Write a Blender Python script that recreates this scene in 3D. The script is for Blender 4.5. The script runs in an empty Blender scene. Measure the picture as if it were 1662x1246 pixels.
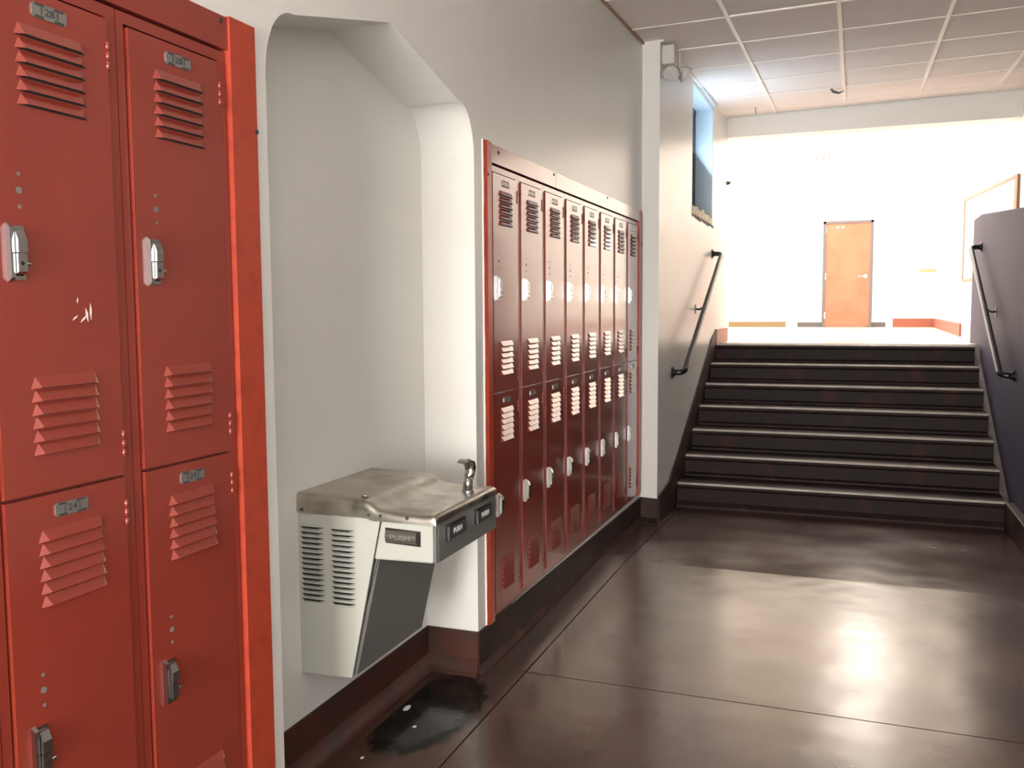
import bpy, bmesh, math, random
from mathutils import Vector, Matrix
random.seed(7)
SC = bpy.context.scene
COL = SC.collection

# ------------------------------------------------------------------ camera
f_px, yaw, pitch, roll, CX, CH = 1467.6455, .3614, -.0818, -.0062, 1.3063, 1.3815
F = Vector((-math.sin(yaw)*math.cos(pitch), math.cos(yaw)*math.cos(pitch), math.sin(pitch)))
R = Vector((math.cos(yaw), math.sin(yaw), 0)); U = R.cross(F)
R, U = math.cos(roll)*R+math.sin(roll)*U, -math.sin(roll)*R+math.cos(roll)*U
cd = bpy.data.cameras.new('camera'); cam = bpy.data.objects.new('camera', cd); COL.objects.link(cam)
cam.matrix_world = Matrix(((R.x, U.x, -F.x, CX), (R.y, U.y, -F.y, 0), (R.z, U.z, -F.z, CH), (0, 0, 0, 1)))
cd.sensor_width = 36; cd.lens = 36*f_px/1662; cd.clip_start = .02
SC.camera = cam

# ------------------------------------------------------------------ world, light, exposure
w = bpy.data.worlds.new('world'); SC.world = w; w.use_nodes = True
w.node_tree.nodes['Background'].inputs[0].default_value = (.75, .85, 1, 1)
w.node_tree.nodes['Background'].inputs[1].default_value = .6
def area(name, loc, rot, sx, sy, power, color):
    l = bpy.data.lights.new(name, 'AREA'); l.shape = 'RECTANGLE'; l.size = sx; l.size_y = sy
    l.energy = power; l.color = color
    o = bpy.data.objects.new(name, l); COL.objects.link(o); o.location = loc; o.rotation_euler = rot
    return o
H = math.pi/2
# added unseen sources: lobby window, glass entrance, side window; last the seen stair window
area('added_lobby_light', (-3.34, 12.6, 3.0), (0, -H, 0), 2.4, 5.2, 50, (1, .94, .86))
area('added_entrance_light', (.95, -4.86, 1.1), (H, 0, 0), 1.4, 2.0, 325, (1, .985, .95))
area('added_side_light', (2.26, -1.5, 1.85), (0, H, 0), 1.5, 2.2, 24, (.74, .87, 1))
area('stair_window_daylight', (.0, 7.63, 2.68), (0, -H-.6, 0), .8, .95, 12, (.62, .82, 1))
SC.view_settings.view_transform = 'Standard'; SC.view_settings.look = 'None'
SC.view_settings.gamma = 1; SC.view_settings.use_curve_mapping = False
SC.view_settings.exposure = .35

# ------------------------------------------------------------------ helpers
def mat(name, col, rough=.5, metal=0, noise=None, bump=None, rvar=None, coat=0, emit=None, spec=.5, coat_rough=.1):
    """noise=(scale, colour2, lo, hi)  bump=(scale, strength, dist)  rvar=(scale, r0, r1)"""
    m = bpy.data.materials.new(name); m.use_nodes = True
    nt = m.node_tree; b = nt.nodes['Principled BSDF']; N = nt.nodes.new; L = nt.links.new
    b.inputs['Base Color'].default_value = (*col, 1); b.inputs['Roughness'].default_value = rough
    b.inputs['Metallic'].default_value = metal; b.inputs['Specular IOR Level'].default_value = spec
    b.inputs['Coat Weight'].default_value = coat; b.inputs['Coat Roughness'].default_value = coat_rough
    if emit:
        b.inputs['Emission Color'].default_value = (*emit[0], 1); b.inputs['Emission Strength'].default_value = emit[1]
    tc = N('ShaderNodeTexCoord'); geo = N('ShaderNodeNewGeometry')
    def nz(scale, det=3):
        n = N('ShaderNodeTexNoise'); n.inputs['Scale'].default_value = scale; n.inputs['Detail'].default_value = det
        L(geo.outputs['Position'], n.inputs['Vector']); return n
    if noise:
        n = nz(noise[0]); r = N('ShaderNodeMapRange'); r.inputs[1].default_value = noise[2]; r.inputs[2].default_value = noise[3]
        L(n.outputs['Fac'], r.inputs[0]); mx = N('ShaderNodeMix'); mx.data_type = 'RGBA'
        mx.inputs[6].default_value = (*col, 1); mx.inputs[7].default_value = (*noise[1], 1)
        L(r.outputs[0], mx.inputs[0]); L(mx.outputs[2], b.inputs['Base Color'])
    if rvar:
        n = nz(rvar[0]); r = N('ShaderNodeMapRange'); r.inputs[1].default_value = .35; r.inputs[2].default_value = .65
        r.inputs[3].default_value = rvar[1]; r.inputs[4].default_value = rvar[2]
        L(n.outputs['Fac'], r.inputs[0]); L(r.outputs[0], b.inputs['Roughness'])
    if bump:
        prev = None
        for bs in (bump if isinstance(bump[0], tuple) else (bump,)):
            n = nz(bs[0], 3); bp = N('ShaderNodeBump'); bp.inputs['Strength'].default_value = bs[1]; bp.inputs['Distance'].default_value = bs[2]
            L(n.outputs['Fac'], bp.inputs['Height'])
            if prev: L(prev.outputs[0], bp.inputs['Normal'])
            prev = bp
        L(prev.outputs[0], b.inputs['Normal'])
        if coat: L(prev.outputs[0], b.inputs['Coat Normal'])
    return m

M = {}
M['wall'] = mat('cream wall paint', (.735, .722, .685), .3, noise=(1.3, (.70, .685, .648), .45, .7), bump=((90, .10, .002), (3, .05, .01)))
M['white'] = mat('white wall paint', (.85, .82, .77), .5, bump=(60, .1, .002))
M['red'] = mat('red locker enamel', (.25, .033, .019), .3, noise=(5, (.23, .029, .017), .4, .7), bump=((260, .04, .0006), (2.5, .03, .004)), coat=.8, coat_rough=.14)
M['redtrim'] = mat('red trim enamel brightened as lit', (.39, .050, .024), .33, noise=(22, (.30, .038, .02), .5, .75), bump=(200, .06, .0006))  # locker red brightened in colour, as its lit edge looks
M['redin'] = mat('locker red darkened as inside shade', (.05, .008, .006), .7)  # locker red darkened to stand for shade behind the door gaps
M['slot'] = mat('black opening shade', (.012, .01, .01), .9)  # solid faces blackened to stand for the shade inside openings
M['chrome'] = mat('chromed steel', (.46, .46, .45), .14, 1)
M['plate'] = mat('stamped zinc plate', (.34, .33, .31), .42, .8)
M['ink'] = mat('dark stamped figures', (.04, .04, .04), .7)
M['base'] = mat('dark brown painted base', (.024, .012, .009), .55, noise=(7, (.05, .02, .014), .45, .7), bump=(35, .15, .003), spec=.25)
M['basered'] = mat('red brown cove base', (.070, .021, .015), .55, noise=(9, (.045, .022, .016), .4, .65), bump=(30, .15, .003), spec=.3)
M['floor'] = mat('polished brown concrete', (.085, .044, .034), .2, noise=(2.2, (.055, .035, .028), .4, .65),
                 bump=((1.3, .36, .03), (4.0, .05, .006)), rvar=(1.6, .17, .28), spec=.75)
M['floor'].node_tree.nodes['Principled BSDF'].inputs['Specular Tint'].default_value = (1, .86, .76, 1)
M['joint'] = mat('dark joint filler', (.02, .014, .012), .7)
M['step'] = mat('worn brown painted concrete step', (.0165, .0085, .0065), .55, noise=(6, (.050, .013, .009), .55, .72), bump=(40, .15, .003), spec=.18)
M['nosing'] = mat('worn bare step edge', (.50, .45, .40), .35, .3, noise=(7, (.36, .32, .28), .45, .7))
M['tile'] = mat('pale ceiling tile', (.88, .80, .755), .85, noise=(.9, (.83, .75, .705), .45, .65), bump=(240, .3, .002))
M['tbar'] = mat('cream ceiling grid bar', (.86, .80, .73), .45)
M['steel'] = mat('brushed stainless steel', (.50, .47, .41), .3, 1, noise=(11, (.36, .33, .28), .45, .7), bump=(300, .05, .0006), rvar=(8, .24, .42))
M['cabinet'] = mat('light grey cabinet enamel', (.46, .46, .41), .38, bump=(200, .05, .0005))
M['charcoal'] = mat('charcoal vinyl clad steel', (.125, .127, .12), .45, bump=(300, .15, .0006), noise=(5, (.13, .12, .11), .45, .7))
M['button'] = mat('black button plastic', (.06, .06, .055), .3)
M['buttonmetal'] = mat('pewter push bar', (.16, .15, .13), .33, .6)  # side push bar, lighter and more metallic than the front ones
M['lettering'] = mat('white lettering', (.75, .75, .72), .5)
M['emboss'] = mat('embossed grey lettering', (.30, .29, .26), .4, .5)
M['black'] = mat('black painted pipe', (.012, .012, .012), .3, bump=(120, .08, .001))
M['purple'] = mat('slate purple wall paint', (.068, .060, .098), .6, noise=(1.5, (.082, .068, .105), .4, .7), bump=(60, .15, .002), spec=.18)
M['strip'] = mat('grey brown stair curb', (.19, .16, .15), .5, noise=(8, (.12, .10, .09), .45, .7))
M['door'] = mat('orange stained wood door', (.40, .128, .066), .4, noise=(3, (.46, .16, .085), .4, .65))
M['doorframe'] = mat('grey door frame paint', (.13, .115, .12), .5)
M['upper'] = mat('pale lobby floor', (.66, .57, .50), .22, noise=(3, (.6, .5, .44), .4, .7))
M['greybase'] = mat('grey rubber base', (.10, .09, .09), .5)
M['tanbase'] = mat('tan wood base', (.22, .14, .065), .5)
M['pink'] = mat('plain red base', (.30, .085, .05), .5)  # one red for the landing and lobby bases
M['wood'] = mat('brown wood moulding', (.34, .19, .11), .5)
M['board'] = mat('white board panel', (.86, .83, .78), .4)
M['plastic'] = mat('grey white fixture plastic', (.60, .57, .54), .28)
M['lens'] = mat('clear lamp lens', (.8, .8, .78), .1)
M['bluelit'] = mat('reveal tinted by cool daylight', (.55, .66, .74), .6)  # blue of the window light put into the reveal colour
M['darkglass'] = mat('dark window glass', (.02, .03, .04), .08)
M['block'] = mat('pale yellow sill block', (.72, .62, .40), .6, noise=(30, (.5, .42, .28), .5, .7))
M['glow'] = mat('added window glow', (.9, .9, .9), .5, emit=((1, .96, .9), 3.0))  # emissive panes of the added windows and entrance
M['lamp'] = mat('added light diffuser', (.9, .9, .9), .5, emit=((1, .95, .86), 8.0))
M['exit'] = mat('exit sign face', (.85, .80, .78), .4)
M['exitred'] = mat('red exit letters', (.65, .08, .07), .5)
M['water'] = mat('dark wet stain', (.006, .008, .006), .12, noise=(9, (.02, .022, .018), .4, .7), bump=(25, .15, .003))
M['paper'] = mat('white paper scrap', (.7, .68, .66), .8)
M['brass'] = mat('tan nameplate', (.40, .29, .13), .45)
M['caulk'] = mat('flaking cream paint edge', (.82, .72, .66), .6)
M['dirt'] = mat('dark wall stain', (.16, .15, .14), .8)

def new(): return bmesh.new()
def box(bm, x0, x1, y0, y1, z0, z1, mi=0):
    v = [bm.verts.new((x, y, z)) for x in (x0, x1) for y in (y0, y1) for z in (z0, z1)]
    for q in ((0,1,3,2),(4,6,7,5),(0,4,5,1),(2,3,7,6),(0,2,6,4),(1,5,7,3)):
        bm.faces.new([v[i] for i in q]).material_index = mi
    return v
def hexa(bm, a, b, mi=0):
    """solid between two matching loops of points"""
    va = [bm.verts.new(p) for p in a]; vb = [bm.verts.new(p) for p in b]; n = len(a)
    bm.faces.new(va).material_index = mi; bm.faces.new(list(reversed(vb))).material_index = mi
    for i in range(n):
        bm.faces.new((va[i], vb[i], vb[(i+1) % n], va[(i+1) % n])).material_index = mi
def prism(bm, pts, axis, a, b, mi=0):
    """pts 2d in the two axes other than `axis` (in x,y,z order)"""
    def P(p, t):
        return (t, p[0], p[1]) if axis == 0 else (p[0], t, p[1]) if axis == 1 else (p[0], p[1], t)
    hexa(bm, [P(p, a) for p in pts], [P(p, b) for p in pts], mi)
def tube(bm, path, r, seg=12, mi=0, caps=True):
    pts = [Vector(p) for p in path]; rings = []
    up = None
    for i, p in enumerate(pts):
        t = (pts[min(i+1, len(pts)-1)]-pts[max(i-1, 0)]).normalized()
        if up is None:
            up = Vector((0, 0, 1)) if abs(t.z) < .9 else Vector((1, 0, 0))
        s = t.cross(up).normalized(); up = s.cross(t).normalized()
        rr = r[i] if isinstance(r, (list, tuple)) else r
        rings.append([bm.verts.new(p+rr*(math.cos(a)*s+math.sin(a)*up)) for a in [2*math.pi*k/seg for k in range(seg)]])
    for a, b in zip(rings, rings[1:]):
        for k in range(seg):
            fc = bm.faces.new((a[k], a[(k+1) % seg], b[(k+1) % seg], b[k])); fc.smooth = True; fc.material_index = mi
    if caps:
        bm.faces.new(list(reversed(rings[0]))).material_index = mi; bm.faces.new(rings[-1]).material_index = mi
def make(bm, mats):
    bmesh.ops.recalc_face_normals(bm, faces=bm.faces[:])
    me = bpy.data.meshes.new('mesh'); bm.to_mesh(me); bm.free()
    for m in (mats if isinstance(mats, (list, tuple)) else (mats,)): me.materials.append(M[m])
    return me
def link(name, data, parent=None, loc=None, bevel=0):
    o = bpy.data.objects.new(name, data); COL.objects.link(o)
    if parent is not None: o.parent = parent
    if loc is not None: o.location = loc
    if bevel:
        md = o.modifiers.new('bevel', 'BEVEL'); md.width = bevel; md.segments = 2; md.limit_method = 'ANGLE'
        md.angle_limit = math.radians(40)
    return o
def obj(name, bm, mats, parent=None, loc=None, bevel=0):
    me = make(bm, mats); me.name = name
    return link(name, me, parent, loc, bevel)
def tag(o, label, cat, group=None, kind=None):
    o['label'] = label; o['category'] = cat
    if group: o['group'] = group
    if kind: o['kind'] = kind
    return o
def thing(name, label, cat, loc=(0, 0, 0), rot=None, group=None, kind=None):
    o = bpy.data.objects.new(name, None); COL.objects.link(o); o.location = loc; o.empty_display_size = .1
    if rot: o.rotation_euler = rot
    return tag(o, label, cat, group, kind)
def struct(o, label, cat): return tag(o, label, cat, None, 'structure')
def bxo(name, m, parent, *b, bevel=0, loc=None):
    bm = new(); box(bm, *b); return obj(name, bm, m, parent, loc, bevel)
def text_mesh(s, size, m, extr=.0006):
    cu = bpy.data.curves.new('text', 'FONT'); cu.body = s; cu.size = size; cu.extrude = extr
    cu.align_x = 'CENTER'; cu.align_y = 'CENTER'
    t = bpy.data.objects.new('text', cu); COL.objects.link(t)
    dg = bpy.context.evaluated_depsgraph_get(); me = bpy.data.meshes.new_from_object(t.evaluated_get(dg))
    bpy.data.objects.remove(t); bpy.data.curves.remove(cu)
    me.materials.clear(); me.materials.append(M[m]); return me
RX = Matrix(((0, 0, 1), (1, 0, 0), (0, 1, 0)))          # text facing +X (reads along +Y)
RMY = Matrix(((1, 0, 0), (0, 0, -1), (0, 1, 0)))         # text facing -Y (reads along +X)
def put_text(name, s, size, m, parent, loc, facing, extr=.0006, sx=1):
    me = text_mesh(s, size, m, extr); me.transform((RX if facing == 'x' else RMY).to_4x4() @ Matrix.Diagonal((sx, 1, 1, 1)))
    return link(name, me, parent, loc)

# ------------------------------------------------------------------ key dimensions
W = .3164                      # locker column
YB, YA = 3.2249, 1.0533        # first column of the far bank / first visible column of the near bank
ZB0, ZA0 = .166, .1805         # locker bases
LH = 1.767                     # locker height
NY0, NY1, ND = 1.832, 3.078, .213   # niche
YP, XS = 5.856, .1135          # pillar face, stair wall plane
S1, TR, R1, RI = 6.499, .3149, .1257, .1559
ZL = R1+6*RI                   # landing level
XR = 2.252                     # right end of steps
XW = 2.30                      # right wall
YBH = 9.1                      # bulkhead
YBACK = 16.2
def zc(x, y): return 3.0986+.0419*(y-6.37)+.0188*x

# ------------------------------------------------------------------ floor: coved slabs with open joints
fl = bxo('floor', 'joint', None, -.30, 2.40, -5.2, 6.75, -.30, -.075)
struct(fl, 'dark polished brown concrete corridor floor with joints', 'floor')
def slab(x0, x1, ys):
    bm = new(); rows = []
    for y in ys:
        z = 0 if y <= 4.8 else -.055*(y-4.8)/1.7
        rows.append([bm.verts.new((x0, y, z)), bm.verts.new((x1, y, z)), bm.verts.new((x1, y, -.08)), bm.verts.new((x0, y, -.08))])
    for a, b in zip(rows, rows[1:]):
        for k in range(4): bm.faces.new((a[k], a[(k+1) % 4], b[(k+1) % 4], b[k]))
    bm.faces.new(rows[0]); bm.faces.new(list(reversed(rows[-1])))
    obj('slab', bm, 'floor', fl)
g = .003
slab(-.25, .158, [-5.2, -1, 3.16-g]); slab(-.25, .158, [3.16+g, 4.8, 6.6])
for a, b in ((-5.2, -3.2), (-3.2, 0), (0, 3.16)): slab(.158+2*g, 2.35, [a+g, b-g])
slab(.158+2*g, 2.35, [3.16+g, 4.8, 6.6])

# ------------------------------------------------------------------ left wall with arched niche and locker recesses
def arch(y):
    c = (NY0+NY1)/2; h = (NY1-NY0)/2; d = abs(y-c)
    r_in = h-.125
    if d <= r_in: return 2.232-(2.232-2.108)*(d/r_in)
    t = (d-r_in)/(h-r_in); t = min(max(t, 0), 1)
    return 1.935+(2.108-1.935)*math.sqrt(max(0, 1-t**2.2))
bm = new()
WT = 3.25
AR0, AR1 = YA-W-.02, YA+2*W+.04     # recess openings
BR0, BR1 = YB-.04, YB+8*W+.035
ZA1, ZB1 = ZA0+LH+.05, ZB0+LH+.05
def wbox(y0, y1, z0, z1, x0=-.45, x1=0): box(bm, x0, x1, y0, y1, z0, z1)
wbox(-5.2, AR0, 0, WT); wbox(AR0, AR1, 0, ZA0-.004); wbox(AR0, AR1, ZA1, WT); wbox(AR0, AR1, ZA0-.004, ZA1, -.45, -.34)
wbox(AR1, NY0, 0, WT)
ys = [NY0+.623*2*k/40 for k in range(41)]
ys += [NY0+.125*(k/14)**2 for k in range(1, 14)]+[NY1-.125*(k/14)**2 for k in range(1, 14)]
ys = sorted(set(round(y, 5) for y in ys if NY0 <= y <= NY1)); ys[0] = NY0; ys[-1] = NY1
for a, b in zip(ys, ys[1:]):
    za, zb = arch(a), arch(b)
    hexa(bm, [(-.45, a, za), (0, a, za), (0, a, WT), (-.45, a, WT)], [(-.45, b, zb), (0, b, zb), (0, b, WT), (-.45, b, WT)])
wbox(NY0, NY1, 0, 2.3, -.45, -ND)
wbox(NY1, BR0, 0, WT); wbox(BR0, BR1, 0, ZB0-.004); wbox(BR0, BR1, ZB1, WT); wbox(BR0, BR1, ZB0-.004, ZB1, -.45, -.34)
wbox(BR1, YP+.3, 0, WT)
bmesh.ops.remove_doubles(bm, verts=bm.verts[:], dist=1e-5)
wl = struct(obj('wall_left', bm, 'wall'), 'cream plaster corridor wall with pointed arch niche', 'wall')

# baseboards (coved)
def base_run(name, pts, m, label, h=.166, cv=.014):
    """pts: polyline in xy, room on the right-hand side; coved profile"""
    prof = [(.0, h), (.010, h)]+[(.010+cv*(1-math.cos(q*math.pi/14)), .004+2.2*cv*(1-math.sin(q*math.pi/14))) for q in range(8)]+[(.010+cv, -.06), (.0, -.06)]
    bm = new(); P = [Vector((p[0], p[1], 0)) for p in pts]; zoff = [p[2] if len(p) > 2 else 0 for p in pts]
    loops = []
    for i, p in enumerate(P):
        d1 = (p-P[i-1]).normalized() if i else None; d2 = (P[i+1]-p).normalized() if i < len(P)-1 else None
        n1 = Vector((d1.y, -d1.x, 0)) if d1 else None; n2 = Vector((d2.y, -d2.x, 0)) if d2 else None
        if n1 and n2:
            n = (n1+n2); n = n/(n.dot(n1)) if n.length > .01 else n1
        else: n = n1 or n2
        loops.append([bm.verts.new((p.x+n.x*a, p.y+n.y*a, z+zoff[i])) for a, z in prof])
    for a, b in zip(loops, loops[1:]):
        for k in range(len(prof)): bm.faces.new((a[k], b[k], b[(k+1) % len(prof)], a[(k+1) % len(prof)])).smooth = 2 <= k <= 8
    bm.faces.new(loops[0]); bm.faces.new(list(reversed(loops[-1])))
    return struct(obj(name, bm, m), label, 'baseboard')
e = -.004
base_run('baseboard_left', [(e, -5), (e, NY0-e), (-ND+e+.002, NY0-e)], 'base', 'dark base under the near lockers, ending at the niche')
base_run('baseboard_niche', [(-ND-.002, NY0+.01), (-ND-.002, NY1+.002), (e+.006, NY1+.002)], 'basered', 'red brown coved base inside the arched niche below the fountain', cv=.026)
base_run('baseboard_far', [(e, NY1+.0), (e, YP+.002, -.03), (XS+.004, YP+.002, -.035)], 'base', 'dark brown base under the eight far lockers, up to the pillar')

# ------------------------------------------------------------------ stair wall, pillar, window
bm = new()
WY0, WY1, WZ0, WZ1 = 7.11, 8.17, 2.16, 3.12
def sbox(y0, y1, z0, z1, x0=-.30): box(bm, x0, XS, y0, y1, z0, z1)
sbox(YP, WY0, -.06, 3.3); sbox(WY0, WY1, -.06, WZ0-.06); sbox(WY0, WY1, WZ1, 3.3); sbox(WY1, YBH+.1, -.06, 3.3)
bmesh.ops.remove_doubles(bm, verts=bm.verts[:], dist=1e-5)
struct(obj('wall_stair', bm, 'wall'), 'cream wall with pillar corner beside the stairs', 'wall')
wn = thing('window_1', 'high recessed stair window with reveal coloured for its blue light and broken sill', 'window', (0, 0, 0), kind='structure')
bm = new()
box(bm, -.05, XS-.004, WY1-.012, WY1+.004, WZ0, WZ1); box(bm, -.05, XS-.004, WY0-.004, WY0+.012, WZ0, WZ1)
box(bm, -.05, XS-.004, WY0, WY1, WZ1-.012, WZ1+.003)
obj('reveal', bm, 'bluelit', wn)
bxo('pane', 'darkglass', wn, -.075, -.055, WY0, WY1, WZ0-.05, WZ1)
bm = new(); box(bm, -.06, -.035, WY0, WY0+.05, WZ0, WZ1); box(bm, -.06, -.035, WY1-.05, WY1, WZ0, WZ1); box(bm, -.06, -.035, WY0, WY1, WZ0-.05, WZ0)
box(bm, -.06, -.035, WY0, WY1, WZ1-.05, WZ1); box(bm, -.06, -.035, 7.62, 7.66, WZ0, WZ1)
obj('window_frame', bm, 'doorframe', wn)
bxo('sill', 'wall', wn, -.06, XS-.02, WY0, WY1, WZ0-.058, WZ0-.03)
yy = WY0+.004
for k, l in enumerate((.16, .10, .19, .13, .21, .11, .12)):
    hh = (.02, .03, .012, .035, .015, .02, .008)[k]
    bxo('sill_block', 'block', wn, -.02, XS+.006, yy, yy+l-.012, WZ0-.045, WZ0+hh, bevel=.003); yy += l+.002
bm = new()
for k in range(8):
    y = 7.12+k*.145; box(bm, XS-.002, XS+.004, y, y+.11, WZ0-.062-.006*(k % 3), WZ0-.048)
obj('cracked_edge', bm, 'dirt', wn)
bxo('ceiling_moulding', 'bluelit', wn, XS-.01, XS+.02, WY0-.1, WY1+.1, WZ1+.02, WZ1+.06)

# stair stringer (left), curb (right)
def nos(y): return R1+(y-S1)*RI/TR
bm = new()
top = [(YP+.004, .15), (6.05, .165), (6.25, nos(6.25)+.19), (6.6, nos(6.6)+.165), (8.2, nos(8.2)+.155), (8.42, ZL+.115), (9.05, ZL+.115)]
prism(bm, top+[(9.05, ZL-.3), (8.2, nos(8.2)-.4), (6.6, -.08), (YP+.004, -.08)], 0, XS-.01, XS+.014)
struct(obj('baseboard_stair', bm, 'base'), 'dark brown sloping skirting on the cream stair wall', 'baseboard')
bxo_ = bxo('baseboard_landing', 'pink', None, XS-.005, XS+.018, 8.43, YBH+.1, ZL-.01, ZL+.13); struct(bxo_, 'plain red base on the stair wall at landing level', 'baseboard')

# ------------------------------------------------------------------ staircase
st = thing('staircase', 'seven dark brown painted concrete steps with worn light edges', 'stairs', (1.18, S1, 0))
def slocal(bm, name, m, parent): return obj(name, bm, m, parent, (-1.18, -S1, 0) if parent is st else None)
for k in range(7):
    y0 = S1+k*TR; z1 = R1+k*RI; y1 = y0+TR+.02 if k < 6 else y0+.32
    zb = (-.075 if k == 0 else z1-RI-.02)
    bm = new()
    # riser leans back a little under the nosing; rounded toe at its foot
    prism(bm, [(y0+.012, zb), (y0+.012, z1-.045), (y0+.004, z1-.03), (y0+.004, z1-.012), (y0+.014, z1-.002), (y1, z1-.002), (y1, zb)], 0, XS+.002, XR)
    s = slocal(bm, 'step', 'step', st)
    bm = new(); prism(bm, [(y0+.0015, z1-.012), (y0+.004, z1-.005), (y0+.012, z1+.0006), (y0+.018, z1+.0006), (y0+.018, z1-.014), (y0+.0035, z1-.014)], 0, XS+.02, XR-.002)
    obj('nosing', bm, 'nosing', s)
    zt = z1-RI if k else -.05
    bm = new(); prism(bm, [(y0-.012, zt-.004), (y0-.010, zt+.012), (y0+.014, zt+(.026 if k else .045)), (y0+.02, zt-.004)], 0, XS+.01, XR-.001)
    obj('toe_cove', bm, 'step', s)
bm = new()
prism(bm, [(S1-.02, -.08), (S1-.02, -.02), (S1+.1, nos(S1+.1)-.15), (8.39, nos(8.39)-.15), (8.55, ZL-.01), (8.55, -.08)], 0, XR+.001, XW-.001)
struct(obj('trim_1', bm, 'strip'), 'grey brown sloping curb between the steps and slate wall', 'trim')

# upper floor and walls of the lobby
bm = new(); box(bm, -3.6, 4.0, S1+6*TR+.315, YBACK+.2, ZL-.3, ZL-.001); box(bm, 2.43, 4.0, 4.7, S1+6*TR+.3, ZL-.3, ZL-.001)
struct(obj('floor', bm, 'upper'), 'pale bright lobby floor at the top of the stairs', 'floor')
bm = new()
prism(bm, [(YBH+.12, -.08), (YBH+.12, 2.168), (8.70, 2.168), (6.6, 2.012), (4.9, 1.90), (4.9, -.08)], 0, XW, XW+.125)
struct(obj('wall_right', bm, 'purple', bevel=.006), 'slate purple half wall beside the stairs', 'wall')
bm = new(); box(bm, XW, XW+.125, -5.2, -2.6, -.08, 3.25); box(bm, XW, XW+.125, -.4, 4.9, -.08, 3.25); box(bm, XW, XW+.125, -2.6, -.4, -.08, 1.1); box(bm, XW, XW+.125, -2.6, -.4, 2.6, 3.25)
struct(obj('wall_right', bm, 'wall'), 'cream corridor wall opposite the lockers', 'wall')
bm = new(); box(bm, 2.24, XW, -5.2, 4.9, -.06, .166); box(bm, 2.24, XW-.001, 4.9, S1-.02, -.08, .13)
struct(obj('baseboard_right', bm, 'base', bevel=.01), 'dark base along the wall opposite the lockers', 'baseboard')
bm = new(); box(bm, 3.9, 4.0, 4.6, YBACK+.2, ZL, 4.6); box(bm, 2.425, 4.0, 4.6, 4.7, ZL-.3, 3.3)
struct(obj('wall_gallery', bm, 'white'), 'white wall of the raised gallery behind the slate half wall', 'wall')
bm = new(); prism(bm, [(2.41, 11.05), (2.66, 8.95), (3.9, 8.95), (3.9, YBACK), (2.53, YBACK)], 2, ZL, 4.5)
struct(obj('wall_lobby_right', bm, 'white'), 'angled white lobby wall carrying the framed board', 'wall')
bm = new(); box(bm, -3.6, 3.9, YBACK, YBACK+.2, ZL-.1, 4.6)
struct(obj('wall_back', bm, 'white'), 'bright white lobby end wall with orange door', 'wall')
bm = new()
box(bm, -3.6, -3.4, 8.9, YBACK, ZL-.1, 1.75); box(bm, -3.6, -3.4, 8.9, YBACK, 4.25, 4.6); box(bm, -3.6, -3.4, 8.9, 9.9, 1.75, 4.25); box(bm, -3.6, -3.4, 15.3, YBACK, 1.75, 4.25)
box(bm, -3.6, -.3, 8.9, YBH+.1, ZL-.1, 4.6)
struct(obj('wall_lobby_left', bm, 'white'), 'white lobby wall with the added long window', 'wall')
wb = thing('added_window_2', 'added long window of the lobby, out of view', 'window', kind='structure')  # unseen window, added to give the lobby light a source
for k in range(4):
    y0 = 9.9+k*1.35
    bxo('pane', 'glow', wb, -3.56, -3.53, y0+.04, y0+1.31, 1.79, 4.21)
    bxo('mullion', 'doorframe', wb, -3.58, -3.42, y0+1.31, y0+1.39, 1.75, 4.25)
bxo('ceiling', 'white', None, -3.6, 4.0, YBH, YBACK+.2, 4.5, 4.6); struct(bpy.data.objects['ceiling'], 'white lobby ceiling beyond the bulkhead', 'ceiling')
bm = new(); box(bm, -.3, 4.0, YBH, YBH+.22, 3.03, 4.55)
struct(obj('wall_header', bm, 'white'), 'cream bulkhead between stair ceiling and lobby', 'wall')
LAMPS = ((1.55, 15.0, 'added fluorescent light over the orange lobby door'), (1.55, 12.5, 'added fluorescent light beside the framed board'),
         (1.55, 10.3, 'added fluorescent light between the bulkhead and the framed board'), (-1.1, 15.0, 'added fluorescent light in the far window corner of the lobby'),
         (-1.1, 12.5, 'added fluorescent light facing the middle of the lobby window'), (-1.1, 10.3, 'added fluorescent light between bulkhead and lobby window'))
for x, y, lab in LAMPS:  # unseen fixtures, added as source of lobby light and floor reflections
    t = thing('added_ceiling_light', lab, 'light', (x, y, 4.5), group='added lobby ceiling lights')
    bm = new(); box(bm, -.32, .32, -.62, .62, -.03, .0); obj('frame', bm, 'tbar', t)
    bm = new(); box(bm, -.28, .28, -.58, .58, -.036, -.028); obj('diffuser', bm, 'lamp', t)
    la = area('added_lobby_tube', (0, 0, -.045), (0, 0, 0), .54, 1.14, 43, (1, .92, .85)); la.parent = t

w3 = thing('added_window_3', 'added corridor window opposite the near lockers', 'window', kind='structure')  # unseen window, added to fill the niche with cool light
for k in range(2):
    bxo('pane', 'glow', w3, XW+.07, XW+.09, -2.56+k*1.08, -2.56+k*1.08+1.04, 1.14, 2.56)
bm = new(); box(bm, XW+.03, XW+.1, -2.6, -2.56, 1.1, 2.6); box(bm, XW+.03, XW+.1, -1.52, -1.48, 1.1, 2.6); box(bm, XW+.03, XW+.1, -.44, -.4, 1.1, 2.6); box(bm, XW+.03, XW+.1, -2.56, -.44, 1.1, 1.14); box(bm, XW+.03, XW+.1, -2.56, -.44, 2.56, 2.6)
obj('window_frame', bm, 'doorframe', w3)

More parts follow.
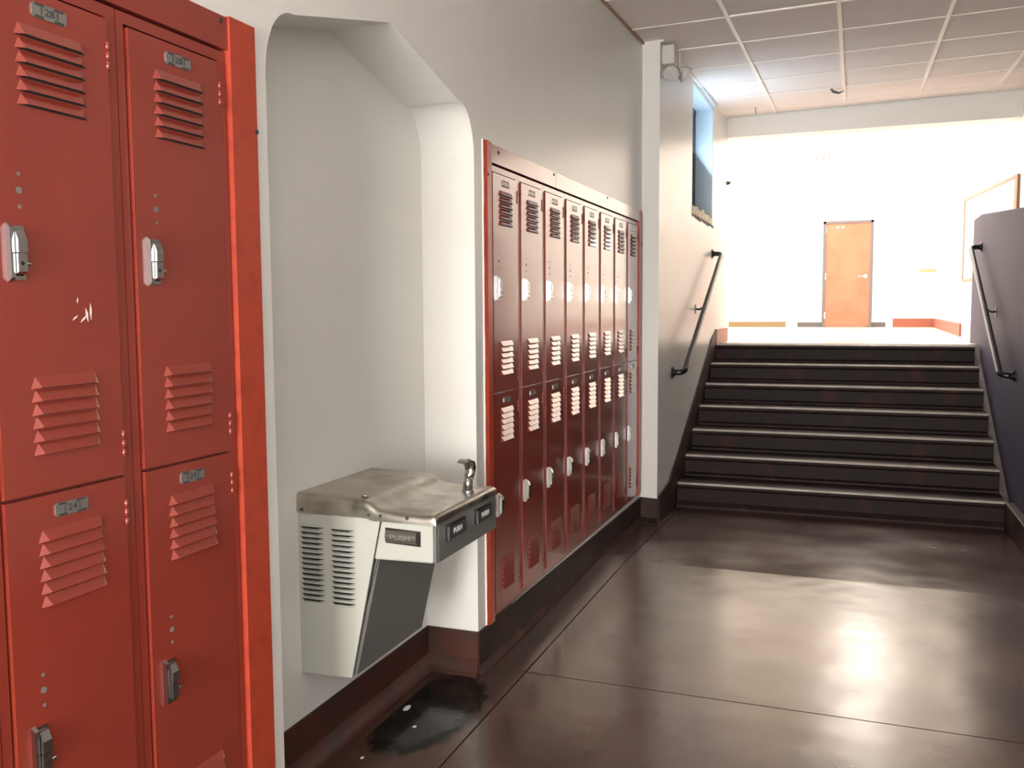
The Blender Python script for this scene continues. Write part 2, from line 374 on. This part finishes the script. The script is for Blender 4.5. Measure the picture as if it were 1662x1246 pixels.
# corridor end behind the camera: unseen glass entrance added as light source
bm = new(); box(bm, -.45, 2.43, -5.2, -5.0, 2.4, 3.25); box(bm, -.45, .1, -5.2, -5.0, -.08, 2.4); box(bm, 2.2, 2.43, -5.2, -5.0, -.08, 2.4)
struct(obj('wall_behind', bm, 'wall'), 'cream end wall around the added glass entrance doors', 'wall')
dg = thing('added_door_2', 'added glass double entrance doors at the unseen corridor end', 'door', (1.15, -5.1, 0), kind='structure')
for s in (-1, 1):
    c = s*.52
    bm = new(); box(bm, c-.5, c+.5, -.03, .03, 0, .2); box(bm, c-.5, c+.5, -.03, .03, 2.25, 2.38); box(bm, c-.5, c-.4, -.03, .03, .2, 2.25); box(bm, c+.4, c+.5, -.03, .03, .2, 2.25)
    obj('door_frame', bm, 'doorframe', dg)
    bxo('pane', 'glow', dg, c-.4, c+.4, -.012, .012, .2, 2.25)

# ------------------------------------------------------------------ ceiling: tilted grid of tiles
ce = bxo('ceiling', 'tile', None, -.45, 4.0, -5.2-6.37, YBH-6.37, .06, .16)
ce.location = (0, 6.37, 3.0986); ce.rotation_euler = (math.atan(.0419), -math.atan(.0188), 0)
struct(ce, 'suspended ceiling of pale tiles in a cream grid', 'ceiling')
TX = [.5745+.61*k for k in range(-1, 6)]; TYs = [5.5254-6.37+.642*k for k in range(-4, 6)]
xs = [XS-.11]+[x for x in TX if x > .1]+[3.98]; yl = [y for y in TYs if y < YBH-6.37-.05]+[YBH-6.37]
for i in range(len(xs)-1):
    for j in range(len(yl)-1):
        dz = random.uniform(-.003, .003)
        bxo('ceiling_tile', 'tile', ce, xs[i]+.006, xs[i+1]-.006, yl[j]+.006, yl[j+1]-.006, .004+dz, .018+dz)
bxo('plain_panel', 'tile', ce, -.45, 3.98, -5.2-6.37, yl[0], .004, .02)
for x in xs[1:-1]:
    bxo('grid_bar', 'tbar', ce, x-.012, x+.012, yl[0], YBH-6.37, -.004, .006)
for y in yl[:-1]:
    bxo('grid_bar', 'tbar', ce, xs[0], 3.98, y-.010, y+.010, -.0025, .006)
bxo('wall_angle', 'tbar', ce, XS, XS+.02, YP-6.37, YBH-6.37, -.006, .004)
bxo('wall_angle', 'wood', ce, .0, .012, 3.0-6.37, YP-6.37, -.012, .004)
# torn flake hanging from a tile
bm = new(); tube(bm, [(1.075, 8.10, zc(1.1, 8.1)+.004), (1.10, 8.13, zc(1.1, 8.1)-.022), (1.14, 8.19, zc(1.1, 8.2)-.028), (1.18, 8.26, zc(1.2, 8.26)-.006)], [.006, .012, .009, .003], 6)
tag(obj('ceiling_flake', bm, 'dirt'), 'dark curled flake hanging off a ceiling tile', 'flake')
bm = new(); tube(bm, [(.42, 8.65, zc(.4, 8.65)+.004), (.425, 8.66, zc(.4, 8.65)-.06)], .004, 6)
tag(obj('ceiling_wire', bm, 'dirt'), 'short dark wire hanging from the ceiling above the landing', 'wire')

# ------------------------------------------------------------------ lockers
def louvre_mesh(wd, ht, dp, flip=False):
    bm = new(); zt, zb = (ht, 0) if not flip else (0, ht)
    A = bm.verts.new((0, .009, zt)); B = bm.verts.new((0, wd-.009, zt)); C = bm.verts.new((dp, .016, zb+(.002 if not flip else -.002)))
    D = bm.verts.new((dp, wd-.016, zb+(.002 if not flip else -.002))); E_ = bm.verts.new((0, 0, zb)); F_ = bm.verts.new((0, wd, zb))
    for q in ((A, B, D, C), (A, C, E_), (B, F_, D)): bm.faces.new(q)
    fb = bm.faces.new((E_, F_, D, C)); fb.material_index = 1  # closed face, coloured black in place of the shaded opening
    bmesh.ops.recalc_face_normals(bm, faces=bm.faces[:])
    return bm
LOUV = make(louvre_mesh(.148, .0205, .0092), ['red', 'slot']); LOUV.name = 'louvre'
bm = new(); tube(bm, [(0, 0, 0), (0, 0, .016)], .0042, 8); tube(bm, [(0, 0, .0175), (0, 0, .0335)], .0042, 8); tube(bm, [(0, 0, .035), (0, 0, .051)], .0042, 8)
HINGE = make(bm, 'red'); HINGE.name = 'hinge'
bm = new()
prism(bm, [(0, 0), (.010, .007), (.010, .090), (0, .097)], 1, 0, .008); box(bm, 0, .004, .008, .032, .004, .093)
HANDLE = make(bm, 'chrome'); HANDLE.name = 'handle'
bm = new(); prism(bm, [(.003, .049), (.017, .049), (.017, .070), (.010, .086), (.003, .088)], 1, .009, .027)
LEVER = make(bm, 'chrome'); LEVER.name = 'latch'
bm = new(); prism(bm, [(.003, .010), (.0155, .017), (.0155, .047), (.003, .047)], 1, .009, .027)
HASP = make(bm, 'chrome'); HASP.name = 'hasp'
bm = new(); tube(bm, [(.015, .017, .031), (.0161, .017, .031)], .0036, 8); HOLE = make(bm, 'slot'); HOLE.name = 'padlock_hole'
bm = new(); tube(bm, [(.011, .027, .031), (.011, .037, .031)], .0032, 8); PIN = make(bm, 'chrome'); PIN.name = 'latch_pin'
bm = new()
prism(bm, [(y, z) for y, z in ((.004, 0), (.068, 0), (.072, .004), (.072, .02), (.068, .024), (.004, .024), (0, .02), (0, .004))], 0, 0, .003)
box(bm, .0028, .0036, .006, .024, .0005, .004, 1); box(bm, .0028, .0036, .046, .066, .0005, .004, 1); box(bm, .0028, .0036, .006, .024, .02, .0235, 1); box(bm, .0028, .0036, .046, .066, .02, .0235, 1)
PLATE = make(bm, ['plate', 'ink']); PLATE.name = 'number_plate'
bm = new()
for dz, r in ((0, .0035), (.027, .006), (.054, .0035)): tube(bm, [(0, 0, dz), (.0008, 0, dz)], r, 10)
HOLES = make(bm, 'dirt'); HOLES.name = 'plugged_hole'
def door_mesh(h):
    bm = new(); wd = .264
    prism(bm, [(0, 0), (wd, 0), (wd, h), (0, h)], 0, -.018, .0045)
    me = make(bm, 'red'); me.name = 'door'; return me
DU, DL = door_mesh(.847), door_mesh(.861)
def frame_mesh():
    bm = new(); f0, f1 = .0012, W-.0012
    for a in ((0, f0, .0195), (0, .2925, f1)):
        box(bm, -.03, -.002, a[1], a[2], 0, LH)
    box(bm, -.03, -.002, .0195, .2925, LH-.022, LH); box(bm, -.03, -.002, .0195, .2925, 0, .021); box(bm, -.03, -.012, .0195, .2925, .876, .900)
    me = make(bm, 'red'); me.name = 'frame'; return me
FRAME = frame_mesh()
bm = new(); box(bm, -.33, -.03, .002, W-.002, .0, LH); BODY = make(bm, 'redin'); BODY.name = 'body'
def locker(y, z, label, group, nums=None, upper_hole=True, pins=(True, True)):
    t = thing('locker', label, 'locker', (0, y, z), group=group)
    link('body', BODY, t); link('frame', FRAME, t)
    for up in (1, 0):
        d = link('door', DU if up else DL, t, (0, .0245, .892 if up else .025))
        o0 = .892 if up else .025
        def sub(n, me, y_, z_): return link(n, me, d, (.0045, y_-.0245, z_-o0))
        lo = ((1.545, .9575) if up else (.692, .09))
        for zz in lo:
            for k in range(6): sub('louvre', LOUV, .086, zz+k*.0228)
        sub('number_plate', PLATE, .122, 1.697 if up else .844)
        for zz in ((1.6475, .9255) if up else (.7915, .07)): link('hinge', HINGE, d, (.004, .2885-.0245, zz-o0))
        hz = 1.2515 if up else .3955
        sub('handle', HANDLE, .052, hz); sub('latch', LEVER, .052, hz); sub('hasp', HASP, .052, hz); sub('padlock_hole', HOLE, .052, hz)
        if pins[1-up]: sub('latch_pin', PIN, .052, hz)
        sub('plugged_hole', HOLES, .082, (1.377 if up else .5215))
        if nums: put_text('plate_number', nums[1-up], .0175, 'ink', d, (.008, .158-.0245, (1.709 if up else .856)-o0), 'x', .0004, 1.25)
    return t
near_lab = ['near red locker with a scraped patch, left of the one by the niche', 'near red locker beside the brightened trim and arched niche']
locker(YA-W, ZA0, 'near red locker two places from the arched niche trim', 'near locker bank')
lk = [locker(YA, ZA0, near_lab[0], 'near locker bank', ('1281', '1241')), locker(YA+W, ZA0, near_lab[1], 'near locker bank', ('1281', '1241'))]
ords = ['first', 'second', 'third', 'fourth', 'fifth', 'sixth', 'seventh']
for k in range(8):
    lab = 'red two-tier locker, %s from the drinking fountain side in the far bank' % ords[k] if k < 7 else 'red two-tier locker at the pillar end of the far bank'
    locker(YB+k*W, ZB0, lab, 'far locker bank', pins=(k in (0, 1, 3, 5, 7), k in (1, 2, 6)))
# scrape on the near locker
bm = new()
for (y, z, l, w_, a) in ((YA+.213, 1.377, .026, .006, .5), (YA+.222, 1.383, .03, .005, .35), (YA+.205, 1.370, .02, .004, -.5), (YA+.186, 1.372, .016, .003, -.6), (YA+.193, 1.403, .01, .003, .2)):
    c, s = math.cos(a+1.2), math.sin(a+1.2)
    P = [(y+c*l/2*p-s*w_/2*q, z+s*l/2*p+c*w_/2*q) for p, q in ((-1, -.2), (.2, -1), (1, .3), (-.1, 1))]
    prism(bm, P, 0, .0046, .0050)
o = obj('paint_scrape', bm, 'caulk', lk[0]); o.location = (0, -YA, -ZA0)

# trims around the banks
def screw(bm, x, y, z, r=.006): tube(bm, [(x-.002, y, z), (x+.002, y, z)], r, 8)
ta = thing('locker_trim', 'red metal trim framing the near lockers, side brightened as lit', 'trim', (0, YA+2*W, ZA0))
def loc(o, p): o.location = (0, -p.location.y, -p.location.z); return o
loc(bxo('header', 'red', ta, -.02, .006, YA-W-.03, YA+2*W+.002, ZA0+LH+.005, 2.0225), ta)
bm = new(); prism(bm, [(-.02, YA+2*W+.001), (.012, YA+2*W+.003), (.012, YA+2*W+.092), (0, YA+2*W+.0925), (-.02, YA+2*W+.045)], 2, .17, 2.0255)
loc(obj('side_filler', bm, 'redtrim', ta), ta)
bm = new(); screw(bm, .012, 1.775, 1.792, .006); screw(bm, .006, 1.665, 2.010, .006); loc(obj('screw', bm, 'ink', ta), ta)
tb = thing('locker_trim', 'red metal trim framing the far bank of eight lockers', 'trim', (0, YB, ZB0))
loc(bxo('header', 'red', tb, -.02, .009, YB-.002, 4.02, ZB0+LH+.006, 2.0075), tb)
loc(bxo('header', 'red', tb, -.02, .009, 4.023, YB+8*W, ZB0+LH+.006, 2.0085), tb)
bm = new(); prism(bm, [(-.02, YB-.0005), (.012, YB-.003), (.013, YB-.05), (.004, YB-.066), (-.0, YB-.066)], 2, ZB0-.004, 2.012); loc(obj('side_filler', bm, 'redtrim', tb), tb)
bm = new(); prism(bm, [(-.02, YB+8*W+.0005), (.011, YB+8*W+.001), (.012, YB+8*W+.055), (0, YB+8*W+.056), (-.02, YB+8*W+.034)], 2, ZB0-.004, 2.008); loc(obj('side_filler', bm, 'redtrim', tb), tb)
bm = new()
for y, z in ((3.30, 1.985), (3.99, 1.995), (4.95, 1.997)): screw(bm, .009, y, z, .007)
screw(bm, .012, YB-.04, 1.888, .006); screw(bm, .012, YB+8*W+.048, 1.80, .006); loc(obj('screw', bm, 'ink', tb), tb)
bm = new(); n = 46; pts = []
for k in range(n+1):
    z = ZB0+.0+(2.012-ZB0)*k/n; pts.append((YB-.069+.004*math.sin(k*1.9)*random.random()+(.010 if k in (26, 27, 41, 42) else 0), z))
prism(bm, pts+[(YB-.072, 2.013), (YB-.072, ZB0)], 0, -.002, .0055); loc(obj('paint_edge', bm, 'caulk', tb), tb)

# ------------------------------------------------------------------ drinking fountain
FX0, FX1, FY0, FY1 = -ND, .233, 2.229, 2.675
df = thing('drinking_fountain', 'wall mounted drinking fountain with steel basin in the arched niche', 'fountain', (FX0, FY0, .31))
def fo(name, bm, m, parent=df, bevel=0):
    o = obj(name, bm, m, parent, None, bevel)
    if parent is df: o.location = (-FX0, -FY0, -.31)
    return o
bm = new()      # inner cabinet body, sloping front
prism(bm, [(FX0, .315), (-.046, .315), (.058, .79), (FX0, .79)], 1, FY0+.004, FY1-.004)
fo('cabinet_body', bm, 'charcoal')
bm = new(); prism(bm, [(FX0, .307), (-.042, .314), (.062, .794), (FX0, .794)], 1, FY0, FY0+.006); sp = fo('side_panel', bm, 'cabinet')
bm = new(); prism(bm, [(FX0, .307), (-.042, .314), (.062, .794), (FX0, .794)], 1, FY1-.006, FY1); fo('side_panel', bm, 'cabinet')
bm = new(); a = Vector((-.042, 0, .318)); b = Vector((.040, 0, .676))
prism(bm, [(-.044, .318), (-.034, .318), (.050, .68), (.038, .68)], 1, FY0+.018, FY1-.004); fo('front_panel', bm, 'charcoal')
bm = new(); prism(bm, [(-.036, .40), (-.0345, .40), (.0475, .676), (.045, .676)], 1, FY0+.0155, FY0+.0185); fo('edge_strip', bm, 'chrome')
bm = new(); prism(bm, [(.039, .674), (.222, .678), (.231, .682), (.231, .795), (.066, .795)], 1, FY0-.001, FY1+.001)
ap = fo('apron', bm, 'cabinet', bevel=.006)
bm = new(); box(bm, .2305, .2375, FY0+.012, FY1+.001, .679, .792); fo('front_plate', bm, 'charcoal', bevel=.002)
bm = new(); box(bm, .222, .2365, FY0-.0005, FY0+.011, .679, .792); fo('corner_strip', bm, 'charcoal', bevel=.003)
# basin top: raised rear deck, sloped step, dished front
prof = [(FX0, .852), (-.10, .850), (-.01, .847), (.008, .845), (.022, .840), (.034, .833), (.046, .825), (.058, .8205), (.075, .818), (.12, .8145), (.19, .813),
        (.215, .815), (.226, .8155), (.233, .8135), (.2375, .809), (.239, .802), (.239, .789)]
yo = [(0, -.02), (.0012, -.009), (.004, -.004), (.009, -.001), (.016, 0)]
W_ = FY1-FY0+.012
rowsy = yo+[(.05, 0), (.12, -.0005)]+[(W_/2, -.001)]+[(W_-.12, -.0005), (W_-.05, 0)]+[(W_-a, b) for a, b in reversed(yo)]
bm = new(); rows = []
for yv, dz in rowsy:
    inner = min(yv, W_-yv) > .04
    rows.append([bm.verts.new((x, FY0-.006+yv, max(.789, z+dz-(.004 if inner and .07 < x < .2 else 0)))) for x, z in prof])
for a, b in zip(rows, rows[1:]):
    for i in range(len(prof)-1): bm.faces.new((a[i], b[i], b[i+1], a[i+1])).smooth = True
for row, yv in ((rows[0], FY0-.006), (rows[-1], FY1+.006)):
    low = [bm.verts.new((x, yv, .787 if x > .03 else .793)) for x, z in prof]
    for i in range(len(prof)-2): bm.faces.new((row[i], row[i+1], low[i+1], low[i])).smooth = True
top_o = fo('basin_top', bm, 'steel')
bm = new()
for x in (-.195, .028, .066, .150): tube(bm, [(x, FY0-.0085, .803), (x, FY0-.004, .803)], .0052, 8)
fo('screw', bm, 'ink')
bm = new(); tube(bm, [(-.002, FY0+.03, .8495), (-.002, FY0+.03, .8525)], .011, 12); fo('cap_screw', bm, 'chrome')
# bubbler
bm = new(); tube(bm, [(.172, 2.60, .806), (.172, 2.60, .816)], [.024, .018], 14); tube(bm, [(.172, 2.60, .815), (.172, 2.60, .835), (.172, 2.606, .856)], [.016, .015, .013], 12)
bu = fo('bubbler', bm, 'chrome')
bm = new()
hood = [((.172, 2.606, .848), .014, .014), ((.172, 2.618, .866), .017, .013), ((.172, 2.620, .884), .020, .012), ((.172, 2.606, .902), .023, .010), ((.172, 2.580, .911), .023, .006), ((.172, 2.552, .908), .016, .003)]
rings = []
for i, (p, wd, th) in enumerate(hood):
    t = (Vector(hood[min(i+1, 5)][0])-Vector(hood[max(i-1, 0)][0])).normalized(); nrm = Vector((1, 0, 0)).cross(t)
    rings.append([bm.verts.new(Vector(p)+Vector((1, 0, 0))*wd*math.cos(q)+nrm*th*math.sin(q)) for q in [k*math.pi/5 for k in range(10)]])
for a, b in zip(rings, rings[1:]):
    for k in range(10): bm.faces.new((a[k], a[(k+1) % 10], b[(k+1) % 10], b[k])).smooth = True
bm.faces.new(rings[0]); bm.faces.new(rings[-1]); obj('mouth_guard', bm, 'chrome', bu)
# push bars
bm = new(); prism(bm, [(.079, .727), (.189, .7235), (.189, .7665), (.079, .770)], 1, FY0-.0035, FY0+.001); pb = fo('button_recess', bm, 'slot')
bm = new(); n = 8; pts = []
for k in range(n+1):
    a = math.pi*k/n; pts.append((FY0-.003-.012*math.sin(a), .7475-.0185*math.cos(a)))
prism(bm, pts, 0, .083, .180); obj('push_bar', bm, 'buttonmetal', pb)
put_text('lettering', 'PUSH', .02, 'emboss', pb, (.131, FY0-.0145, .747), '-y', .0012, 1.35)
for y0 in (2.288, 2.497):
    bm = new(); box(bm, .236, .2405, y0, y0+.132, .729, .7745); r_ = fo('button_recess', bm, 'slot')
    bm = new(); prism(bm, [(.239, .733), (.2475, .735), (.2445, .768), (.239, .770)], 1, y0+.006, y0+.127); bb = obj('push_bar', bm, 'button', r_)
    bm = new(); box(bm, .2385, .2495, y0+.003, y0+.0065, .731, .771); box(bm, .2385, .2450, y0+.004, y0+.128, .7685, .7715); obj('bezel', bm, 'chrome', r_)
    put_text('lettering', 'PUSH', .022, 'lettering', r_, (.2468, y0+.066, .7505), 'x', .0006, 1.15)
# side vents
VENT = make(louvre_mesh(.082, .0095, .010, True), ['cabinet', 'slot']); VENT.name = 'vent_slot'
VENT.transform(Matrix(((0, 1, 0, 0), (-1, 0, 0, 0), (0, 0, 1, 0), (0, 0, 0, 1))))
for cx in (-.206, -.103):
    for k in range(15):
        v = link('vent_slot', VENT, sp, (cx, FY0-.0002, .742-k*.01545))
# rusty floor-level grille mark on front panel
bm = new(); prism(bm, [(-.030, .345), (-.0285, .345), (-.0215, .375), (-.023, .375)], 1, FY0+.05, FY0+.12); fo('rust_patch', bm, 'dirt')

# ------------------------------------------------------------------ handrails
def rail(name, label, xw, sgn, y0, z0, y1, z1, ymid):
    t = thing(name, label, 'handrail', (xw, y0, z0)); d = .085*sgn
    P = []
    sl = (z1-z0)/(y1-y0)
    for a in range(7):
        q = a/6*math.pi/2; P.append((d*0+.045*sgn+.04*sgn*math.sin(q), .04*(1-math.cos(q)), .04*(1-math.cos(q))*sl))
    Q = [(p[0], (y1-y0)-p[1], (z1-z0)-p[1]*sl) for p in reversed(P)]
    bm = new(); tube(bm, [(0, 0, 0)]+P+Q+[(0, y1-y0, z1-z0)], .0205, 14); obj('pipe', bm, 'black', t)
    for (yy_, zz_) in ((0, 0), (y1-y0, z1-z0)):
        bm = new(); tube(bm, [(-.001*sgn, yy_, zz_), (.008*sgn, yy_, zz_)], .042, 16); tube(bm, [(.007*sgn, yy_, zz_), (.022*sgn, yy_, zz_)], .028, 14); obj('flange', bm, 'black', t)
    ym = ymid-y0; zm = ym*sl
    bm = new(); tube(bm, [(0, ym, zm-.045), (.03*sgn, ym, zm-.05), (.07*sgn, ym, zm-.03), (d, ym, zm-.012)], .008, 8); box(bm, min(0, .006*sgn), max(0, .006*sgn), ym-.018, ym+.018, zm-.085, zm-.01)
    obj('bracket', bm, 'black', t)
    return t
rail('handrail', 'black pipe handrail on the cream stair wall', XS, 1, 6.35, .936, 8.19, 1.864, 7.32)
rail('handrail', 'black pipe handrail on the slate purple half wall', XW, -1, 6.70, .93, 8.60, 1.885, 7.62)

# ------------------------------------------------------------------ lobby door and fittings
DX0, DX1, DZ1 = .79, 1.575, 2.822
do = thing('door_1', 'orange wood door in a grey frame at the lobby end', 'door', (DX0, YBACK, ZL), kind='structure')
def lo(o): o.location = (-DX0, -YBACK, -ZL); return o
bm = new(); fw = .045
box(bm, DX0, DX0+fw, YBACK-.05, YBACK+.001, ZL, DZ1); box(bm, DX1-fw, DX1, YBACK-.05, YBACK+.001, ZL, DZ1); box(bm, DX0, DX1, YBACK-.05, YBACK+.001, DZ1-fw, DZ1)
lo(obj('door_frame', bm, 'doorframe', do, bevel=.004))
lf = lo(bxo('door_leaf', 'door', do, DX0+fw, DX1-fw, YBACK-.036, YBACK-.002, ZL+.012, DZ1-fw))
for z in (1.2, 1.85, 2.62): bxo('hinge', 'chrome', lf, DX0+fw-.018, DX0+fw+.008, YBACK-.048, YBACK-.03, z, z+.11)
bm = new(); tube(bm, [(DX1-.115, YBACK-.036, 1.90), (DX1-.115, YBACK-.05, 1.90)], .032, 14); tube(bm, [(DX1-.115, YBACK-.05, 1.90), (DX1-.115, YBACK-.085, 1.90), (DX1-.16, YBACK-.09, 1.90), (DX1-.235, YBACK-.09, 1.893)], .012, 10)
obj('lever_handle', bm, 'chrome', lf)
bm = new(); box(bm, 1.0, 1.035, YBACK-.038, YBACK-.035, 2.70, 2.73); box(bm, 1.08, 1.115, YBACK-.038, YBACK-.035, 2.70, 2.73); obj('door_sticker', bm, 'paper', lf)
for name, m, x0, x1, z1, lab in (('trim_2', 'tanbase', -.75, .21, 1.15, 'tan wood base strip at the foot of the lobby end wall'),
                                 ('trim_3', 'greybase', .40, DX0, 1.14, 'grey rubber base on the hinge side of the orange door'),
                                 ('trim_4', 'greybase', DX1, 1.79, 1.14, 'grey rubber base on the handle side of the orange door'),
                                 ('trim_5', 'pink', 1.90, 2.50, 1.20, 'red base strip at the foot of the lobby end wall')):
    struct(bxo(name, m, None, x0, x1, YBACK-.02, YBACK+.001, ZL-.002, z1), lab, 'trim')
bm = new(); prism(bm, [(2.53, YBACK-.001), (2.505, YBACK-.001), (2.39, 11.06), (2.41, 11.06)], 2, ZL-.002, ZL+.14)
struct(obj('trim_6', bm, 'pink'), 'plain red base along the lobby side wall', 'trim')
ex = thing('exit_sign', 'small exit sign with red letters high on the lobby end wall', 'sign', (.77, YBACK, 3.87))
bm = new(); box(bm, -.17, .17, -.05, .001, -.10, .10); obj('housing', bm, 'exit', ex, bevel=.008)
put_text('lettering', 'EXIT', .13, 'exitred', ex, (0, -.0515, 0), '-y', .001)
bm = new(); box(bm, 0, .24, -.015, .001, 0, .05); o = obj('name_plate', bm, 'brass', None, (2.287, YBACK, 1.95), bevel=.003); tag(o, 'small tan nameplate on the white lobby wall right of the orange door', 'plate')
t = thing('wall_speaker', 'pale cream box high on the lobby end wall', 'speaker', (2.65-.06, YBACK, 3.9))
bm = new(); box(bm, -.1, .1, -.06, .001, -.02, .20); obj('case', bm, 'block', t, bevel=.01)
bm = new()
for k in range(5): box(bm, -.08, .08, -.063, -.058, .01+k*.034, .025+k*.034)
obj('grille', bm, 'plastic', t)
bm = new(); tube(bm, [(XS-.001, YBH+.02, 2.60), (XS+.02, YBH+.02, 2.60), (XS+.035, YBH+.02, 2.61)], [.02, .016, .010], 10)
tag(obj('coat_hook', bm, 'ink'), 'small dark hook on the end of the stair wall', 'hook')
# framed board on the angled wall
A = Vector((2.41, 11.05)); B = Vector((2.66, 8.95)); dv = (B-A).normalized(); nv = Vector((dv.y, -dv.x))
if nv.x > 0: nv = -nv
fb = thing('framed_board', 'white board in a thin brown frame on the angled lobby wall', 'board', (A.x, A.y, 1.66))
def bo(name, m, s0, s1, z0, z1, d0, d1):
    bm = new(); pa = [A+dv*s0+nv*d0, A+dv*s1+nv*d0, A+dv*s1+nv*d1, A+dv*s0+nv*d1]
    prism(bm, [(p.x, p.y) for p in pa], 2, z0, z1); o = obj(name, bm, m, fb); o.location = (-A.x, -A.y, -1.66); return o
bo('panel', 'board', .05, 1.9, 1.67, 2.53, -.001, .012)
bo('frame_rail', 'wood', .03, 1.92, 2.52, 2.545, -.001, .022); bo('frame_rail', 'wood', .03, 1.92, 1.655, 1.68, -.001, .022)
bo('frame_stile', 'wood', .03, .055, 1.655, 2.545, -.001, .022); bo('frame_stile', 'wood', 1.86, 1.95, 1.655, 2.545, -.001, .022)

# ------------------------------------------------------------------ emergency light on the pillar
em = thing('emergency_light', 'grey plastic emergency light with two lamp heads on the pillar corner', 'light', (XS, 6.02, 2.95))
bm = new(); box(bm, 0, .085, -.13, .10, -.01, .112); hs = obj('housing', bm, 'plastic', em, bevel=.012)
bm = new(); box(bm, .083, .088, .045, .075, .005, .09); obj('lens_strip', bm, 'lens', hs)
for (c, dr) in (((.05, -.07, -.02), Vector((.10, -.45, -.88))), ((.075, .10, .0), Vector((.75, .35, -.55)))):
    bm = new(); dr.normalize(); p = Vector(c)
    tube(bm, [p-dr*.02, p, p+dr*.03, p+dr*.058, p+dr*.062], [.012, .03, .048, .056, .050], 14); hd = obj('lamp_head', bm, 'plastic', em)
    bm = new(); tube(bm, [p+dr*.0615, p+dr*.064], .046, 14); obj('lens', bm, 'lens', hd)

# ------------------------------------------------------------------ stain and scraps on the floor by the fountain
bm = new(); ring = []
for k in range(72):
    a = 2*math.pi*k/72; r = 1+.05*math.sin(3*a+1)+.03*math.sin(7*a)+.02*math.sin(13*a)
    ring.append((max(r*math.cos(a), -.60), r*math.sin(a)))
prism(bm, ring, 2, .0003, .0022)
ws = obj('water_stain', bm, 'water', None, (-.035, 2.72, 0)); ws.scale = (.185, .36, 1)
tag(ws, 'dark wet patch on the floor below the drinking fountain', 'stain')
# the patch dries out towards its rim: fade by distance from its own centre
nt = M['water'].node_tree; tcn = nt.nodes.new('ShaderNodeTexCoord'); vl = nt.nodes.new('ShaderNodeVectorMath'); vl.operation = 'LENGTH'
nzn = nt.nodes.new('ShaderNodeTexNoise'); nzn.inputs['Scale'].default_value = 5; ad = nt.nodes.new('ShaderNodeMath'); ad.operation = 'MULTIPLY_ADD'
ad.inputs[1].default_value = .35; mr = nt.nodes.new('ShaderNodeMapRange'); mr.inputs[1].default_value = .82; mr.inputs[2].default_value = 1.1; mr.inputs[3].default_value = 1; mr.inputs[4].default_value = 0
nt.links.new(tcn.outputs['Object'], vl.inputs[0]); nt.links.new(tcn.outputs['Object'], nzn.inputs['Vector'])
nt.links.new(nzn.outputs['Fac'], ad.inputs[0]); nt.links.new(vl.outputs['Value'], ad.inputs[2]); nt.links.new(ad.outputs[0], mr.inputs[0])
nt.links.new(mr.outputs[0], nt.nodes['Principled BSDF'].inputs['Alpha'])
for i, (x, y, s, lab) in enumerate(((-.12, 2.72, .018, 'longer white scrap lying in the dark wet patch'), (-.03, 2.60, .011, 'small crumpled scrap at the near edge of the wet patch'),
                                    (-.09, 2.36, .009, 'tiny white crumb on the floor nearest the niche corner base'), (-.04, 2.30, .007, 'tiny grey crumb on the floor inside the niche'))):
    bm = new(); z = .0021 if i < 2 else 0
    bmesh.ops.create_icosphere(bm, subdivisions=1, radius=s)
    for v in bm.verts: v.co = Vector((v.co.x*.8, v.co.y*(1.6 if i == 0 else 1), max(0, v.co.z*.35)))*random.uniform(.75, 1.15)
    o = obj('paper_scrap', bm, 'paper', None, (x, y, z)); tag(o, lab, 'scrap', 'scraps by the fountain')
